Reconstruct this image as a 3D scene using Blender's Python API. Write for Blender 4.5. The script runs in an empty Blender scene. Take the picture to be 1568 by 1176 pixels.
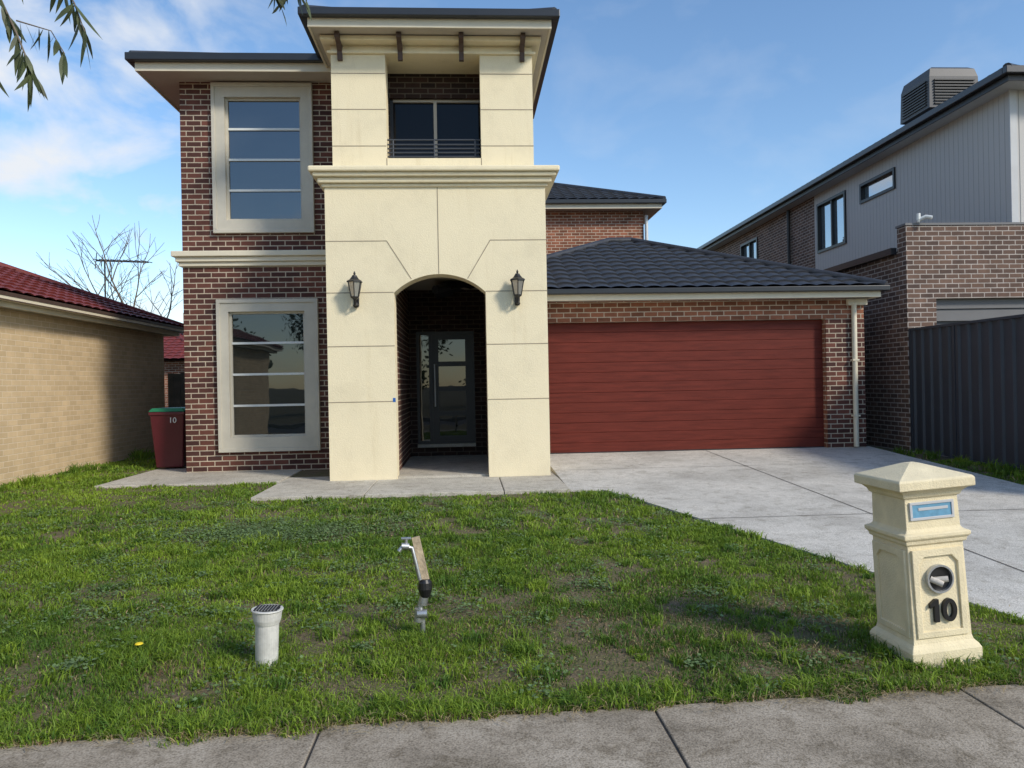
import bpy, bmesh, math, random
import numpy as np
from mathutils import Vector, Matrix
random.seed(7); rng=np.random.default_rng(11)
S=bpy.context.scene
COL=S.collection

# ---------------------------------------------------------------- materials
def newmat(name):
    m=bpy.data.materials.new(name); m.use_nodes=True
    nt=m.node_tree; b=nt.nodes['Principled BSDF']; return m,nt,b
def N(nt,t,**k):
    n=nt.nodes.new(t)
    for a,v in k.items(): setattr(n,a,v)
    return n
def ramp(nt,stops):
    r=N(nt,'ShaderNodeValToRGB'); e=r.color_ramp.elements
    e[0].position,e[0].color=stops[0][0],(*stops[0][1],1)
    e[1].position,e[1].color=stops[-1][0],(*stops[-1][1],1)
    for p,c in stops[1:-1]:
        x=e.new(p); x.color=(*c,1)
    return r
def mat(name,col,rough=.6,var=.15,scale=4,bump=.0,bscale=60,metal=0,spec=.5,stretch=None):
    m,nt,b=newmat(name)
    tc=N(nt,'ShaderNodeTexCoord')
    n=N(nt,'ShaderNodeTexNoise'); n.inputs['Scale'].default_value=scale; n.inputs['Detail'].default_value=8; n.inputs['Roughness'].default_value=.65
    if stretch:
        mp=N(nt,'ShaderNodeMapping'); mp.inputs['Scale'].default_value=stretch
        nt.links.new(tc.outputs['Object'],mp.inputs['Vector']); nt.links.new(mp.outputs[0],n.inputs['Vector'])
    else: nt.links.new(tc.outputs['Object'],n.inputs['Vector'])
    lo=tuple(c*(1-var) for c in col); hi=tuple(min(1,c*(1+var)) for c in col)
    r=ramp(nt,[(.3,lo),(.7,hi)]); nt.links.new(n.outputs['Fac'],r.inputs['Fac'])
    nt.links.new(r.outputs['Color'],b.inputs['Base Color'])
    b.inputs['Roughness'].default_value=rough; b.inputs['Metallic'].default_value=metal
    b.inputs['Specular IOR Level'].default_value=spec
    if bump>0:
        n2=N(nt,'ShaderNodeTexNoise'); n2.inputs['Scale'].default_value=bscale; n2.inputs['Detail'].default_value=4
        nt.links.new(tc.outputs['Object'],n2.inputs['Vector'])
        bp=N(nt,'ShaderNodeBump'); bp.inputs['Strength'].default_value=bump; bp.inputs['Distance'].default_value=.01
        nt.links.new(n2.outputs['Fac'],bp.inputs['Height']); nt.links.new(bp.outputs['Normal'],b.inputs['Normal'])
    return m
def rendermat(name,col):
    m,nt,b=newmat(name)
    tc=N(nt,'ShaderNodeTexCoord'); mp=N(nt,'ShaderNodeMapping'); mp.inputs['Scale'].default_value=(6,6,.5)
    nt.links.new(tc.outputs['Object'],mp.inputs['Vector'])
    n=N(nt,'ShaderNodeTexNoise'); n.inputs['Scale'].default_value=1; n.inputs['Detail'].default_value=10; n.inputs['Roughness'].default_value=.65
    nt.links.new(mp.outputs[0],n.inputs['Vector'])
    n1=N(nt,'ShaderNodeTexNoise'); n1.inputs['Scale'].default_value=1.4; n1.inputs['Detail'].default_value=10; n1.inputs['Roughness'].default_value=.7
    n2=N(nt,'ShaderNodeTexNoise'); n2.inputs['Scale'].default_value=85; n2.inputs['Detail'].default_value=5
    for q in (n1,n2): nt.links.new(tc.outputs['Object'],q.inputs['Vector'])
    r=ramp(nt,[(.30,tuple(c*.90 for c in col)),(.5,col),(.7,tuple(min(1,c*1.03) for c in col))]); nt.links.new(n1.outputs['Fac'],r.inputs['Fac'])
    r2=ramp(nt,[(.26,(.91,.89,.85)),(.44,(1,1,1))]); nt.links.new(n.outputs['Fac'],r2.inputs['Fac'])
    mx=N(nt,'ShaderNodeMix',data_type='RGBA',blend_type='MULTIPLY'); mx.inputs['Factor'].default_value=1
    nt.links.new(r.outputs['Color'],mx.inputs['A']); nt.links.new(r2.outputs['Color'],mx.inputs['B'])
    nt.links.new(mx.outputs['Result'],b.inputs['Base Color']); b.inputs['Roughness'].default_value=.9
    bp=N(nt,'ShaderNodeBump'); bp.inputs['Strength'].default_value=.45; bp.inputs['Distance'].default_value=.01
    nt.links.new(n2.outputs['Fac'],bp.inputs['Height']); nt.links.new(bp.outputs['Normal'],b.inputs['Normal'])
    return m
def brick(name,c1,c2,mortar,bw=.24,rh=.086,ms=.009,bias=0,dirt=.25):
    m,nt,b=newmat(name)
    tc=N(nt,'ShaderNodeTexCoord'); sp=N(nt,'ShaderNodeSeparateXYZ'); nt.links.new(tc.outputs['Object'],sp.inputs[0])
    ad=N(nt,'ShaderNodeMath',operation='ADD'); nt.links.new(sp.outputs['X'],ad.inputs[0]); nt.links.new(sp.outputs['Y'],ad.inputs[1])
    cb=N(nt,'ShaderNodeCombineXYZ'); nt.links.new(ad.outputs[0],cb.inputs['X']); nt.links.new(sp.outputs['Z'],cb.inputs['Y'])
    n0=N(nt,'ShaderNodeTexNoise'); n0.inputs['Scale'].default_value=14; nt.links.new(cb.outputs[0],n0.inputs['Vector'])
    vm=N(nt,'ShaderNodeVectorMath',operation='SCALE'); vm.inputs['Scale'].default_value=.006
    nt.links.new(n0.outputs['Color'],vm.inputs[0])
    va=N(nt,'ShaderNodeVectorMath',operation='ADD'); nt.links.new(cb.outputs[0],va.inputs[0]); nt.links.new(vm.outputs[0],va.inputs[1])
    t=N(nt,'ShaderNodeTexBrick'); t.inputs['Scale'].default_value=1; t.inputs['Brick Width'].default_value=bw
    t.inputs['Row Height'].default_value=rh; t.inputs['Mortar Size'].default_value=ms; t.inputs['Mortar Smooth'].default_value=.2
    t.inputs['Bias'].default_value=bias
    t.inputs['Color1'].default_value=(*c1,1); t.inputs['Color2'].default_value=(*c2,1); t.inputs['Mortar'].default_value=(*mortar,1)
    nt.links.new(va.outputs[0],t.inputs['Vector'])
    n=N(nt,'ShaderNodeTexNoise'); n.inputs['Scale'].default_value=3; n.inputs['Detail'].default_value=10; n.inputs['Roughness'].default_value=.7
    nt.links.new(tc.outputs['Object'],n.inputs['Vector'])
    r=ramp(nt,[(.3,(1-dirt,)*3),(.7,(1+dirt,)*3)])
    nt.links.new(n.outputs['Fac'],r.inputs['Fac'])
    mx=N(nt,'ShaderNodeMix',data_type='RGBA',blend_type='MULTIPLY'); mx.inputs['Factor'].default_value=1
    nt.links.new(t.outputs['Color'],mx.inputs['A']); nt.links.new(r.outputs['Color'],mx.inputs['B'])
    nt.links.new(mx.outputs['Result'],b.inputs['Base Color']); b.inputs['Roughness'].default_value=.85; b.inputs['Specular IOR Level'].default_value=.25
    bp=N(nt,'ShaderNodeBump'); bp.inputs['Strength'].default_value=.6; bp.inputs['Distance'].default_value=.008; bp.invert=True
    nt.links.new(t.outputs['Fac'],bp.inputs['Height']); nt.links.new(bp.outputs['Normal'],b.inputs['Normal'])
    return m
def glassmat(name,tint=(.012,.016,.018),refl=.3):
    m,nt,b=newmat(name)
    b.inputs['Base Color'].default_value=(*tint,1); b.inputs['Roughness'].default_value=.6; b.inputs['Specular IOR Level'].default_value=0
    g=N(nt,'ShaderNodeBsdfGlossy'); g.inputs['Roughness'].default_value=.015; g.inputs['Color'].default_value=(.85,.9,.95,1)
    tc=N(nt,'ShaderNodeTexCoord'); n=N(nt,'ShaderNodeTexNoise'); n.inputs['Scale'].default_value=1.3
    nt.links.new(tc.outputs['Object'],n.inputs['Vector'])
    bp=N(nt,'ShaderNodeBump'); bp.inputs['Strength'].default_value=.08; bp.inputs['Distance'].default_value=.03
    nt.links.new(n.outputs['Fac'],bp.inputs['Height']); nt.links.new(bp.outputs['Normal'],g.inputs['Normal'])
    mx=N(nt,'ShaderNodeMixShader'); mx.inputs[0].default_value=refl
    nt.links.new(b.outputs[0],mx.inputs[1]); nt.links.new(g.outputs[0],mx.inputs[2])
    nt.links.new(mx.outputs[0],nt.nodes['Material Output'].inputs['Surface'])
    return m
def concrete(name,a,bc,dark,sc=1.0,stain=.8):
    m,nt,b=newmat(name)
    tc=N(nt,'ShaderNodeTexCoord')
    n=N(nt,'ShaderNodeTexNoise'); n.inputs['Scale'].default_value=1.1*sc; n.inputs['Detail'].default_value=12; n.inputs['Roughness'].default_value=.7
    n2=N(nt,'ShaderNodeTexNoise'); n2.inputs['Scale'].default_value=110; n2.inputs['Detail'].default_value=3
    n3=N(nt,'ShaderNodeTexNoise'); n3.inputs['Scale'].default_value=6; n3.inputs['Detail'].default_value=10;n3.inputs['Roughness'].default_value=.8; n3.inputs['Distortion'].default_value=.6
    n4=N(nt,'ShaderNodeTexVoronoi'); n4.inputs['Scale'].default_value=9; n4.feature='F1'
    for q in (n,n2,n3,n4): nt.links.new(tc.outputs['Object'],q.inputs['Vector'])
    r=ramp(nt,[(.32,dark),(.5,a),(.68,bc)]); nt.links.new(n.outputs['Fac'],r.inputs['Fac'])
    r2=ramp(nt,[(.3,(.55,.53,.5)),(.5,(1,1,1)),(.75,(1.35,1.35,1.35))]); nt.links.new(n2.outputs['Fac'],r2.inputs['Fac'])
    r3=ramp(nt,[(.38,(.62,.60,.56)),(.5,(1,1,1))]); nt.links.new(n3.outputs['Fac'],r3.inputs['Fac'])
    r4=ramp(nt,[(.03,(.45,.42,.38)),(.07,(1,1,1))]); nt.links.new(n4.outputs['Distance'],r4.inputs['Fac'])
    def mul(A,B,f):
        q=N(nt,'ShaderNodeMix',data_type='RGBA',blend_type='MULTIPLY'); q.inputs['Factor'].default_value=f
        nt.links.new(A,q.inputs['A']); nt.links.new(B,q.inputs['B']); return q.outputs['Result']
    c=mul(mul(mul(r.outputs['Color'],r2.outputs['Color'],1),r3.outputs['Color'],stain),r4.outputs['Color'],.5)
    nt.links.new(c,b.inputs['Base Color']); b.inputs['Roughness'].default_value=.9; b.inputs['Specular IOR Level'].default_value=.25
    bp=N(nt,'ShaderNodeBump'); bp.inputs['Strength'].default_value=.45; bp.inputs['Distance'].default_value=.006
    nt.links.new(n2.outputs['Fac'],bp.inputs['Height']); nt.links.new(bp.outputs['Normal'],b.inputs['Normal'])
    return m

M={}
M['brick']=brick('dark_red_brick',(.145,.055,.04),(.055,.026,.023),(.45,.38,.29))
M['brickdk']=brick('shaded_recess_brick',(.05,.026,.02),(.02,.012,.011),(.11,.09,.07))  # house brick darkened: porch and balcony recess shade put into brick and mortar colours
M['brickor']=brick('orange_brick',(.33,.13,.075),(.18,.075,.045),(.54,.45,.35))
M['brickcream']=brick('cream_brick',(.62,.47,.29),(.52,.39,.235),(.66,.54,.38),dirt=.10,ms=.007)
M['brickbrown']=brick('brown_brick',(.17,.105,.078),(.09,.06,.05),(.42,.37,.33))
M['render']=rendermat('cream_render',(.79,.70,.49))
M['renderdk']=mat('render_joint',(.30,.25,.18),.9,.1)
M['trim']=mat('cream_trim',(.68,.62,.48),.6,.05,3)
M['stone']=mat('window_surround',(.52,.49,.41),.8,.08,3,.2,90)
M['white']=mat('white_aluminium',(.66,.68,.66),.4,.05)
M['soffit']=mat('soffit_paint',(.46,.42,.36),.8,.05)
M['tile']=mat('charcoal_roof_tile',(.034,.037,.045),.5,.35,7,.3,80)
M['gutter']=mat('charcoal_gutter',(.02,.022,.026),.35,.1)
M['redtile']=mat('red_roof_tile',(.17,.028,.024),.65,.35,6,.3,60)
M['garage']=mat('maroon_garage_door',(.125,.024,.016),.55,.28,2.2,.15,160,spec=.18,stretch=(.8,1,9))
M['glass']=glassmat('window_glass',(.016,.019,.021),.16)
M['glasslow']=glassmat('lower_window_glass',(.010,.014,.014),.085)
M['glassdk']=glassmat('dark_glass',(.006,.006,.007),.018)
M['black']=mat('black_metal',(.012,.012,.013),.4,.1)
M['charcoal']=mat('charcoal_frame',(.022,.023,.025),.45,.1)
M['bracket']=mat('brown_timber',(.075,.045,.035),.6,.2)
M['fence']=mat('steel_fence',(.040,.047,.060),.5,.1,2)
M['bin']=mat('bin_red_plastic',(.09,.01,.016),.45,.1)
M['binlid']=mat('bin_green_plastic',(.015,.17,.07),.45,.1)
M['grey']=mat('grey_paint',(.14,.14,.145),.6,.08)
M['lightgrey']=mat('light_grey_paint',(.5,.51,.52),.6,.05)
M['drive']=concrete('driveway_concrete',(.54,.52,.47),(.64,.61,.55),(.40,.38,.34),1,.75)
M['path']=concrete('footpath_concrete',(.32,.275,.215),(.41,.36,.29),(.20,.17,.13),1.6,1.0)
M['porch']=concrete('porch_concrete',(.48,.45,.385),(.56,.53,.46),(.37,.34,.29))
M['joint']=mat('concrete_joint',(.075,.065,.055),.95,.3,8)
M['asphalt']=mat('asphalt',(.05,.05,.052),.9,.2,3,.5,200)
M['pvc']=mat('weathered_pvc',(.56,.55,.51),.5,.22,14)
M['galv']=mat('galvanised_steel',(.42,.43,.43),.4,.25,20,metal=.8)
M['wood']=mat('weathered_timber',(.45,.36,.24),.8,.35,16,.5,60)
M['rust']=mat('timber_fence_wood',(.09,.075,.06),.9,.3,5)
M['bark']=mat('tree_bark',(.16,.13,.10),.9,.3,8,.6,30)
M['letter']=mat('letterbox_render',(.76,.66,.44),.8,.12,6,.4,120)
M['blue']=mat('letterbox_blue_panel',(.14,.33,.48),.35,.2,25)
M['steel']=mat('stainless_ring',(.5,.52,.54),.3,.1,metal=.7)
M['paper']=mat('newspaper',(.62,.57,.50),.8,.2,40)
M['cooler']=mat('cooler_plastic',(.05,.053,.06),.5,.1)
M['tape']=mat('blue_tape',(.02,.12,.4),.5,.1)

def cladding():
    m,nt,b=newmat('vertical_grey_cladding')
    tc=N(nt,'ShaderNodeTexCoord'); sp=N(nt,'ShaderNodeSeparateXYZ'); nt.links.new(tc.outputs['Object'],sp.inputs[0])
    ad=N(nt,'ShaderNodeMath',operation='ADD'); nt.links.new(sp.outputs['X'],ad.inputs[0]); nt.links.new(sp.outputs['Y'],ad.inputs[1])
    d=N(nt,'ShaderNodeMath',operation='DIVIDE'); nt.links.new(ad.outputs[0],d.inputs[0]); d.inputs[1].default_value=.15
    f=N(nt,'ShaderNodeMath',operation='FRACT'); nt.links.new(d.outputs[0],f.inputs[0])
    r=ramp(nt,[(.0,(.0,)*3),(.12,(1,)*3)]); nt.links.new(f.outputs[0],r.inputs['Fac'])
    bp=N(nt,'ShaderNodeBump'); bp.inputs['Strength'].default_value=1; bp.inputs['Distance'].default_value=.012
    nt.links.new(r.outputs['Color'],bp.inputs['Height']); nt.links.new(bp.outputs['Normal'],b.inputs['Normal'])
    r2=ramp(nt,[(.0,(.34,.335,.33)),(.13,(.50,.485,.465))]); nt.links.new(f.outputs[0],r2.inputs['Fac'])
    nt.links.new(r2.outputs['Color'],b.inputs['Base Color']); b.inputs['Roughness'].default_value=.7
    return m
M['cladding']=cladding()

# ---------------------------------------------------------------- geometry helpers
def empty(name,loc=(0,0,0),rot=0):
    e=bpy.data.objects.new(name,None); COL.objects.link(e); e.location=loc; e.rotation_euler[2]=rot; return e
def obj(name,verts,faces,m,parent=None,smooth=False):
    me=bpy.data.meshes.new(name); me.from_pydata([tuple(v) for v in verts],[],faces); me.update()
    bm=bmesh.new(); bm.from_mesh(me); bmesh.ops.recalc_face_normals(bm,faces=bm.faces); bm.to_mesh(me); bm.free()
    if smooth:
        for p in me.polygons: p.use_smooth=True
    if m: me.materials.append(m)
    o=bpy.data.objects.new(name,me); COL.objects.link(o)
    if parent: o.parent=parent
    return o
def boxdata(bs):
    V=[];F=[]
    for (x0,x1,y0,y1,z0,z1) in bs:
        k=len(V)
        V+=[(x0,y0,z0),(x1,y0,z0),(x1,y1,z0),(x0,y1,z0),(x0,y0,z1),(x1,y0,z1),(x1,y1,z1),(x0,y1,z1)]
        F+=[[k+a for a in f] for f in ((0,3,2,1),(4,5,6,7),(0,1,5,4),(1,2,6,5),(2,3,7,6),(3,0,4,7))]
    return V,F
def boxes(name,bs,m,parent=None,bev=0):
    V,F=boxdata(bs); o=obj(name,V,F,m,parent)
    if bev:
        b=o.modifiers.new('bevel','BEVEL'); b.width=bev; b.segments=2
    return o
def box(name,x0,x1,y0,y1,z0,z1,m,parent=None,bev=0): return boxes(name,[(x0,x1,y0,y1,z0,z1)],m,parent,bev)
def wall(name,x0,x1,z0,z1,y0,y1,ops,m,parent,axis='x'):
    xs=sorted({x0,x1,*[v for o in ops for v in o[:2]]}); zs=sorted({z0,z1,*[v for o in ops for v in o[2:]]})
    bs=[]
    for i in range(len(xs)-1):
        for j in range(len(zs)-1):
            cx=(xs[i]+xs[i+1])/2; cz=(zs[j]+zs[j+1])/2
            if any(o[0]<cx<o[1] and o[2]<cz<o[3] for o in ops): continue
            if axis=='x': bs.append((xs[i],xs[i+1],y0,y1,zs[j],zs[j+1]))
            else: bs.append((y0,y1,xs[i],xs[i+1],zs[j],zs[j+1]))
    return boxes(name,bs,m,parent)
def tube(name,pts,r,m,parent=None,res=6):
    cu=bpy.data.curves.new(name,'CURVE'); cu.dimensions='3D'; cu.bevel_depth=1; cu.bevel_resolution=res; cu.use_fill_caps=True
    groups=pts if isinstance(pts[0][0],(list,tuple,Vector)) else [pts]
    for g in groups:
        s=cu.splines.new('POLY'); s.points.add(len(g)-1)
        for i,p in enumerate(g):
            s.points[i].co=(p[0],p[1],p[2],1); s.points[i].radius=p[3] if len(p)>3 else r
    cu.materials.append(m); o=bpy.data.objects.new(name,cu); COL.objects.link(o)
    if parent: o.parent=parent
    return o
def loft(name,prof,n,m,parent=None,off=None,smooth=False,c=(0,0,0)):
    V=[];F=[];off=math.pi/n if off is None else off
    k=1/math.cos(math.pi/n) if n<=8 else 1
    for z,r in prof:
        for i in range(n):
            a=off+2*math.pi*i/n; V.append((c[0]+r*k*math.cos(a),c[1]+r*k*math.sin(a),c[2]+z))
    for j in range(len(prof)-1):
        for i in range(n):
            F.append([j*n+i,j*n+(i+1)%n,(j+1)*n+(i+1)%n,(j+1)*n+i])
    F.append(list(range(n))[::-1]); F.append([(len(prof)-1)*n+i for i in range(n)])
    return obj(name,V,F,m,parent,smooth)
def tiles(name,O,u,v,W,L,clips,m,parent,pu=.30,row=.32):
    O=Vector(O);u=Vector(u).normalized();v=Vector(v).normalized();n=u.cross(v)
    if n.z<0: n=-n
    us=np.arange(0,W+.001,.0375); vl=[]
    k=0
    while k*row<L:
        vl.append((k*row,.04)); vl.append((min((k+1)*row,L),.006)); k+=1
    V=[];nu=len(us)
    for vv,h in vl:
        for a in us:
            w=.028*abs(math.sin(math.pi*a/pu))**.8
            V.append(O+u*float(a)+v*vv+n*(h+w))
    F=[[j*nu+i,j*nu+i+1,(j+1)*nu+i+1,(j+1)*nu+i] for j in range(len(vl)-1) for i in range(nu-1)]
    o=obj(name,V,F,m,parent)
    bm=bmesh.new(); bm.from_mesh(o.data)
    for co,no in clips:
        bmesh.ops.bisect_plane(bm,geom=bm.verts[:]+bm.edges[:]+bm.faces[:],plane_co=co,plane_no=no,clear_outer=True)
    bm.to_mesh(o.data); bm.free()
    return o
def hiproof(name,x0,x1,y0,y1,z,pitch,m,parent,capm=None):
    t=math.tan(math.radians(pitch)); W=x1-x0; D=y1-y0; h=min(W,D)/2; L=h/math.cos(math.radians(pitch))+.02
    c=math.cos(math.radians(pitch)); s=math.sin(math.radians(pitch))
    tiles(name+'_front',(x0,y0,z),(1,0,0),(0,c,s),W,L,[((x0,y0,0),(-1,1,0)),((x1,y0,0),(1,1,0))],m,parent)
    tiles(name+'_back',(x0,y1,z),(1,0,0),(0,-c,s),W,L,[((x0,y1,0),(-1,-1,0)),((x1,y1,0),(1,-1,0))],m,parent)
    tiles(name+'_left',(x0,y0,z),(0,1,0),(c,0,s),D,L,[((x0,y0,0),(1,-1,0)),((x0,y1,0),(1,1,0))],m,parent)
    tiles(name+'_right',(x1,y0,z),(0,1,0),(-c,0,s),D,L,[((x1,y0,0),(-1,-1,0)),((x1,y1,0),(-1,1,0))],m,parent)
    if D<W: a=(x0+h,y0+h,z+h*t); b=(x1-h,y0+h,z+h*t)
    else: a=(x0+h,y0+h,z+h*t); b=(x0+h,y1-h,z+h*t)
    ca=[((x0,y0,z),a),((x0,y1,z),a if D<W else b),((x1,y0,z),b if D<W else a),((x1,y1,z),b),(a,b)]
    tube(name+'_caps',[[(p[0],p[1],p[2]+.03),(q[0],q[1],q[2]+.03)] for p,q in ca],.075,capm or m,parent,3)
def eaves(name,x0,x1,y0,y1,zg,m_g,m_f,m_s,parent,gh=.12,fh=.13):
    g=.11
    boxes(name+'_gutter',[(x0-g,x1+g,y0-g,y0,zg-gh,zg),(x0-g,x1+g,y1,y1+g,zg-gh,zg),(x0-g,x0,y0,y1,zg-gh,zg),(x1,x1+g,y0,y1,zg-gh,zg)],m_g,parent,.012)
    f=.03; z1=zg-.03; z0=zg-gh-fh
    boxes(name+'_fascia',[(x0+.002,x1-.002,y0+.002,y0+f,z0,z1),(x0+.002,x1-.002,y1-f,y1-.002,z0,z1),(x0+.002,x0+f,y0+f,y1-f,z0,z1),(x1-f,x1-.002,y0+f,y1-f,z0,z1)],m_f,parent)
    box(name+'_soffit',x0+f,x1-f,y0+f,y1-f,z0+.02,z0+.03,m_s,parent)

def g(y):
    return float(np.interp(y,[-600,-9.5,-9.45,-1.62,-1.6,3.7,10,13,40,600],[-.0,-.0,-.16,-.16,0,0,.2,.24,.3,.3]))
def gn(y): return np.interp(y,[3.7,10,13,40],[0,.2,.24,.3])

# ---------------------------------------------------------------- ground
gm,nt,b=newmat('ground_soil_and_grass')
tc=N(nt,'ShaderNodeTexCoord'); n=N(nt,'ShaderNodeTexNoise'); n.inputs['Scale'].default_value=5; n.inputs['Detail'].default_value=14; n.inputs['Roughness'].default_value=.82
nt.links.new(tc.outputs['Object'],n.inputs['Vector'])
r=ramp(nt,[(.3,(.05,.065,.02)),(.45,(.12,.11,.045)),(.55,(.14,.105,.06)),(.7,(.27,.21,.13))]); nt.links.new(n.outputs['Fac'],r.inputs['Fac'])
nt.links.new(r.outputs['Color'],b.inputs['Base Color']); b.inputs['Roughness'].default_value=.95
bp=N(nt,'ShaderNodeBump'); bp.inputs['Strength'].default_value=.8; bp.inputs['Distance'].default_value=.03
n2=N(nt,'ShaderNodeTexNoise'); n2.inputs['Scale'].default_value=45; n2.inputs['Detail'].default_value=6; nt.links.new(tc.outputs['Object'],n2.inputs['Vector'])
nt.links.new(n2.outputs['Fac'],bp.inputs['Height']); nt.links.new(bp.outputs['Normal'],b.inputs['Normal'])
ys=[-600,-60,-9.5,-9.45,-1.62,-1.6,3.7,10,13,40,600]; xs=[-600,-60,-20,0,20,60,600]
V=[(x,y,g(y)) for y in ys for x in xs]; nx=len(xs)
F=[[j*nx+i,j*nx+i+1,(j+1)*nx+i+1,(j+1)*nx+i] for j in range(len(ys)-1) for i in range(nx-1)]
obj('ground',V,F,gm)
box('road',-80,80,-9.4,-1.7,-.3,-.15,M['asphalt'])
boxes('kerb',[(-80,80,-1.72,-1.55,-.2,.012),(-80,80,-9.56,-9.38,-.2,.012)],M['path'],None,.02)
ye=lambda x: 3.69+.036*x
V=[];F=[]
segs=[-40,-20]+[ -.71+1.59*i for i in range(-9,12)]+[30,45]
k=0
for a,c in zip(segs[:-1],segs[1:]):
    gp=.006
    V+=[(a+gp,ye(a)-1.55,.0122),(c-gp,ye(c)-1.55,.0122),(c-gp,ye(c),.0122),(a+gp,ye(a),.0122)]
    V+=[(v[0],v[1],-.05) for v in V[-4:]]
    F+=[[k+q for q in f] for f in ((0,1,2,3),(4,7,6,5),(0,4,5,1),(1,5,6,2),(2,6,7,3),(3,7,4,0))]; k+=8
fp=obj('footpath',V,F,M['path']); bv=fp.modifiers.new('b','BEVEL'); bv.width=.006; bv.segments=2
obj('footpath_joint_fill',[(-40,ye(-40)-1.54,.003),(45,ye(45)-1.54,.003),(45,ye(45)-.01,.003),(-40,ye(-40)-.01,.003)],[[0,1,2,3]],M['joint'],fp)
gd=lambda y:.016+(y-3.7)*(.325/9.8)
dl=[(3.6,3.86),(4.68,3.5),(6.5,2.9),(8.2,2.32),(9.3,1.95),(9.84,1.72),(9.86,1.305),(13.6,1.305)]
dr=lambda y: float(np.interp(y,[3.6,8,13.5],[6.6,6.9,7.3]))
V=[];F=[]
for y,xl in dl:
    V+=[(xl,y,gd(y)),(dr(y),y,gd(y)),(xl,y,gd(y)-.12),(dr(y),y,gd(y)-.12)]
for i in range(len(dl)-1):
    a=i*4; c=a+4
    F+=[[a,a+1,c+1,c],[a,c,c+2,a+2],[a+1,a+3,c+3,c+1]]
F.append([0,2,3,1])
dw=obj('driveway',V,F,M['drive'])
def dstrip(p,q,w=.006):
    p=Vector((p[0],p[1],gd(p[1])+.004)); q=Vector((q[0],q[1],gd(q[1])+.004)); d=(q-p).normalized(); s=Vector((-d.y,d.x,0))*w
    return [p-s,p+s,q+s,q-s]
V=[];F=[]
for p,q in [((1.31,11.6),(7.1,11.6)),((2.42,7.9),(6.88,7.9)),((4.25,4.2),(4.25,13.5)),((3.62,4.4),(6.6,4.4))]:
    k=len(V); V+=dstrip(p,q); F.append([k,k+1,k+2,k+3])
obj('driveway_joints',V,F,M['joint'],dw)
box('driveway_crossover',3.9,6.7,-1.55,2.2,-.05,.014,M['path'],dw)
boxes('porch_path',[(-2.72,-1.32,9.8,11.9,.05,.242),(-1.308,.45,9.8,11.9,.05,.242),(.462,1.3,9.8,11.9,.05,.242),(-5.35,-2.735,11.35,12.95,.05,.25),(-5.35,-4.6,12.96,18,.05,.25)],M['porch'],None,.008)

# ---------------------------------------------------------------- main house
H=empty('brick_house')
YP=11.3
def arch_outline():
    xl,xr,zs,zt=-1.03,.31,2.96,3.23
    w=(xr-xl)/2; rise=zt-zs; R=(w*w+rise*rise)/(2*rise); cx=(xl+xr)/2; cz=zt-R
    a0=math.asin(w/R); pts=[]
    for i in range(21):
        a=-a0+2*a0*i/20; pts.append((cx+R*math.sin(a),cz+R*math.cos(a)))
    return pts
ar=arch_outline()
X0,X1=-2.0,1.215
outline=[(X0,.22),(X0,4.5),(X1,4.5),(X1,.22),(.31,.22)]+ar[::-1]+[(-1.03,.22)]
def extr(name,out,y0,y1,m,parent):
    n=len(out); V=[(x,y0,z) for x,z in out]+[(x,y1,z) for x,z in out]
    F=[list(range(n)),list(range(n,2*n))[::-1]]+[[i,(i+1)%n,n+(i+1)%n,n+i] for i in range(n)]
    return obj(name,V,F,m,parent)
extr('portico_arch_wall',outline,YP,YP+.36,M['render'],H)
for sx in (X0,X1-.3): box('portico_side',sx,sx+.3,YP+.36,12.89,.22,4.5,M['render'],H)
j=[]
for z in (1.38,2.19,2.97): j+= [(X0-.002,-1.032,YP-.003,YP+.01,z-.006,z+.006),(.312,X1+.002,YP-.003,YP+.01,z-.006,z+.006)]
j+=[(X0-.002,-1.12,YP-.003,YP+.01,3.714,3.726),(.39,X1+.002,YP-.003,YP+.01,3.714,3.726),(-.376,-.364,YP-.003,YP+.01,3.235,4.5)]
boxes('render_joints',j,M['renderdk'],H)
def slant(name,p,q,w,m):
    d=Vector((q[0]-p[0],q[1]-p[1])).normalized(); s=Vector((-d.y,d.x))*w
    out=[(p[0]-s.x,p[1]-s.y),(p[0]+s.x,p[1]+s.y),(q[0]+s.x,q[1]+s.y),(q[0]-s.x,q[1]-s.y)]
    extr(name,out,YP-.003,YP+.01,m,H)
slant('voussoir_joint',(-1.12,3.72),(-.77,3.16),.006,M['renderdk'])
slant('voussoir_joint_b',(.39,3.72),(.05,3.16),.006,M['renderdk'])
box('blue_tape',-1.07,-1.032,YP-.004,YP,1.37,1.43,M['tape'],H)
boxes('portico_cornice',[(X0-.04,X1+.04,YP-.04,13,4.5,4.55),(X0-.09,X1+.09,YP-.09,13.0,4.55,4.63),(X0-.15,X1+.15,YP-.15,13.0,4.63,4.69),(X0-.2,X1+.2,YP-.2,13.0,4.69,4.77)],M['render'],H,.022)
YU=11.45; U0,U1=-1.90,1.07
boxes('portico_upper_walls',[(U0,-1.107,YU,YU+.35,4.77,6.52),(.289,U1,YU,YU+.35,4.77,6.52),(-1.107,.289,YU,YU+.35,4.77,4.97),(U0,U1,YU,YU+.35,6.52,6.70)],M['render'],H)
boxes('portico_upper_sides',[(U0,U0+.25,YU+.35,14.2,4.77,6.7),(U1-.25,U1,YU+.35,14.2,4.77,6.7)],M['render'],H)
j=[]
for z in (5.15,5.69,6.22): j+=[(U0-.002,-1.109,YU-.003,YU+.01,z-.006,z+.006),(.291,U1+.002,YU-.003,YU+.01,z-.006,z+.006)]
j+=[(-1.113,-1.101,YU-.003,YU+.01,4.77,4.968),(.283,.295,YU-.003,YU+.01,4.77,4.968)]
boxes('upper_render_joints',j,M['renderdk'],H)
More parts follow.
